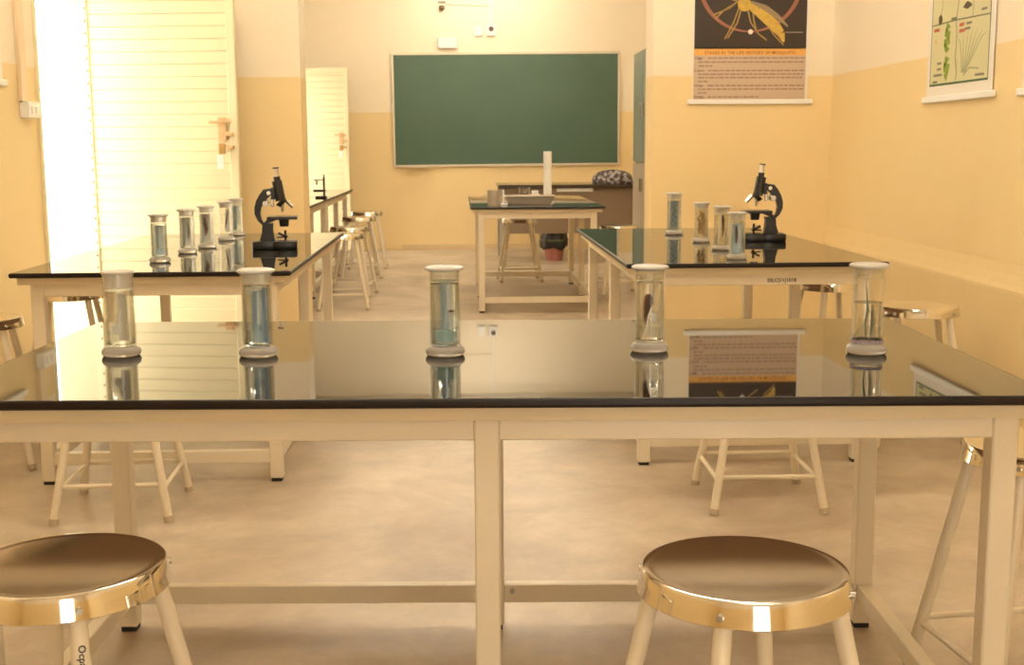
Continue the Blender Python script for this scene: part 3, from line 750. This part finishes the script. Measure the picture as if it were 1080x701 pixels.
bm = NB(); stroke(bm, [Q(827, 35), Q(845, 35)], .0022, .001); obj('pointer_line', bm, mat('chart_pale', (.42, .34, .28), .5), t)
text_mesh('STAGES IN THE LIFE HISTORY OF MOSQUITO', .0255, 'title_lettering', mat('chart_title_ink', (.25, .07, .02), .5, var=0), t, (Q(790, 0)[0], -.0072, Q(0, 57.4)[1]), (R(90), 0, 0), 'CENTER', .0002)
random.seed(3)
lines = [(61, 848), (65.2, 847), (69.2, 752), (74.0, 848), (77.7, 847), (81.3, 846), (85.2, 746), (89.5, 848), (93.2, 847), (97, 745), (101.3, 800)]
bm = NB()
for ly, xe in lines:
    x = 736 if ly not in (61, 74.0, 89.5, 101.3) else 746
    while x < xe-2:
        wl = random.uniform(2.5, 7); p, q = Q(x, ly+1.0), Q(min(x+wl, xe), ly-.4)
        bm.faces.new([bm.verts.new(c) for c in ((p[0], -.0072, p[1]), (q[0], -.0072, p[1]), (q[0], -.0072, q[1]), (p[0], -.0072, q[1]))]); x += wl+1.1
pr = obj('printed_text_lines', bm, M_txt, t); pr['kind'] = 'stuff'
for wd, ly in (('1 Eggs:', 62.3), ('2 Larva:', 75.3), ('3 Pupa:', 90.8), ('4 Imago:', 102.6)):
    text_mesh(wd, .0185, 'paragraph_heading', M_ink, t, (Q(731.5, 0)[0], -.0072, Q(0, ly)[1]), (R(90), 0, 0), 'LEFT', .0002)
# plant chart on the right wall
ph = .95; pl = .70
t = chart_frame('plant_chart', 'botanical chart of leaves and grasses in a dark border, on the right wall', pl, ph, (XR, 5.585, 1.365), R(-90))
M_yel = mat('chart_pale_green', (.66, .62, .36), .45, var=.03); M_grn = mat('chart_border_green', (.05, .13, .06), .5); M_leaf = mat('chart_leaf_green', (.25, .36, .04), .5, var=.25, scale=50)
M_leafd = mat('chart_dark_seed', (.10, .07, .03), .5, var=.3, scale=60); M_line = mat('chart_line_grey', (.20, .20, .13), .5); M_red = mat('chart_red_ink', (.55, .12, .08), .5)
x0, x1, z0, z1 = .035, .655, .055, .90
obj('border', rect(x0, x1, z0, z1), M_grn, t); obj('chart_field', rect(x0+.008, x1-.006, z0+.009, z1-.008, .0004), M_yel, t)
def V(u, v): return (x0+.008+(x1-x0-.014)*u, z0+.009+.415*v)           # u across, v up the visible lower part
bm = NB(); stroke(bm, [V(.47, 0), V(.48, .1), V(.45, .25), V(.46, .45), V(.44, .62), V(.47, .8), V(.45, 1.35)], .003, .0008)
stroke(bm, [V(0, .615), V(.45, .62), V(1, .60)], .003, .0008); stroke(bm, [V(.72, .8), V(1, .77)], .002, .0008); stroke(bm, [V(.72, .62), V(.74, 1.3)], .002, .0008); obj('cell_dividers', bm, M_line, t)
bm = NB(); stroke(bm, [V(.27, .32), V(.29, .38), V(.28, .46), V(.30, .54), V(.28, .62)], [.012, .034, .028, .030, .003], .0010); obj('leaf_print', bm, M_leaf, t)
bm = NB(); stroke(bm, [V(.30, .02), V(.29, .10), V(.30, .2), V(.27, .27)], [.003, .028, .036, .003], .0010); obj('leaf_print', bm, M_leaf, t)
bm = NB(); stroke(bm, [V(.08, .42), V(.09, .45)], [.008, .012], .001); obj('flower_print', bm, M_or, t)
bm = NB()
for dx in (-.20, -.14, -.08, -.02, .04, .10, .16):
    stroke(bm, [V(.60+dx*.15, .08), V(.66+dx*.5, .22), V(.72+dx, .38+.12*abs(dx)), V(.76+dx*1.3, .52-.5*abs(dx))], [.003, .0035, .003, .001], .0010)
stroke(bm, [V(.60, .05), V(.70, .12), V(.86, .10)], .0035, .001); obj('grass_print', bm, mat('chart_grass_grey', (.38, .40, .22), .5), t)
for u, v in ((.17, .96), (.15, .66)):
    obj('seed_print', flat([(V(u, v)[0]+.022*math.cos(R(q)), V(u, v)[1]+.022*math.sin(R(q))) for q in range(0, 360, 24)], .001), M_leafd, t)
bm = NB(); stroke(bm, [V(.17, .95), V(.18, .8), V(.15, .67)], .002, .001); obj('stem_print', bm, M_line, t)
bm = NB(); stroke(bm, [V(.55, .73), V(.62, .74), V(.70, .73)], [.002, .017, .003], .001); obj('seed_print', bm, M_leafd, t)
for pts in ([(.58, .9), (.62, 1.0), (.64, 1.15)], [(.64, .92), (.66, 1.0), (.72, 1.08)], [(.78, .9), (.84, .98), (.94, 1.02)], [(.82, .98), (.9, .97), (.95, .9)]):
    bm = NB(); stroke(bm, [V(*p) for p in pts], [.003, .012, .002], .001); obj('leaf_print', bm, M_leaf, t)
bm = NB()
for u, v, wd in ((.30, .92, .09), (.33, .85, .07), (.35, .64, .10), (.80, .82, .15), (.86, .66, .09), (.62, .56, .09), (.60, .51, .09), (.12, .21, .08), (.12, .15, .08), (.06, .09, .16), (.05, .02, .09), (.80, .04, .15)):
    stroke(bm, [V(u, v), V(u+wd, v)], .005, .001)
k = obj('caption_marks', bm, M_line, t); k['kind'] = 'stuff'
bm = NB()
for u, v, wd in ((.04, .56, .10), (.50, .56, .08), (.50, .50, .10)): stroke(bm, [V(u, v), V(u+wd, v)], .007, .001)
k = obj('red_caption_marks', bm, M_red, t); k['kind'] = 'stuff'
# next chart along the right wall, only its rod end enters the frame
t = chart_frame('wall_chart', 'pale wall chart at the right edge, only its border and rod end showing', .70, .95, (XR, 4.62, 1.36), R(-90))
obj('chart_field', rect(.03, .67, .05, .9), M_yel, t)
# chart on the left wall, right edge showing
t = chart_frame('wall_chart', 'orange and white wall chart cut off at the left edge of the view', .70, .95, (XL, 5.07, 1.465), R(90))
obj('chart_field', rect(.03, .665, .05, .92), mat('chart_peach', (.72, .46, .30), .5, var=.2, scale=9), t)
bm = NB(); stroke(bm, [(.60, .33), (.66, .33)], .014, .0006); obj('orange_bar', bm, M_or, t)

# ------------------------------------------------------------------ handwriting in marker
text_mesh('SSLC|11|1018', .0190, 'handwriting', M_ink, table_r, (.043, -TL/2+.044+.001, TH-.074), (R(90), 0, 0), 'LEFT', .0004)
d = (Vector((.178, -.178, .004))-Vector((.092, -.092, SH-.016))).normalized()
out = Vector((.5, -.5, 0)).normalized(); nrm = (out-d*out.dot(d)).normalized(); side = nrm.cross(d)
p = Vector((.092, -.092, SH-.016))+d*.062+nrm*.0138-side*.004
tx = text_mesh('Ocpa/20', .0145, 'handwriting', M_ink, stool_left, (0, 0, 0), (0, 0, 0), 'LEFT', .0003)
mm = Matrix.Identity(4)
yv = nrm.cross(d)
for i in range(3): mm[i][0] = d[i]; mm[i][1] = yv[i]; mm[i][2] = nrm[i]; mm[i][3] = p[i]
tx.matrix_local = mm
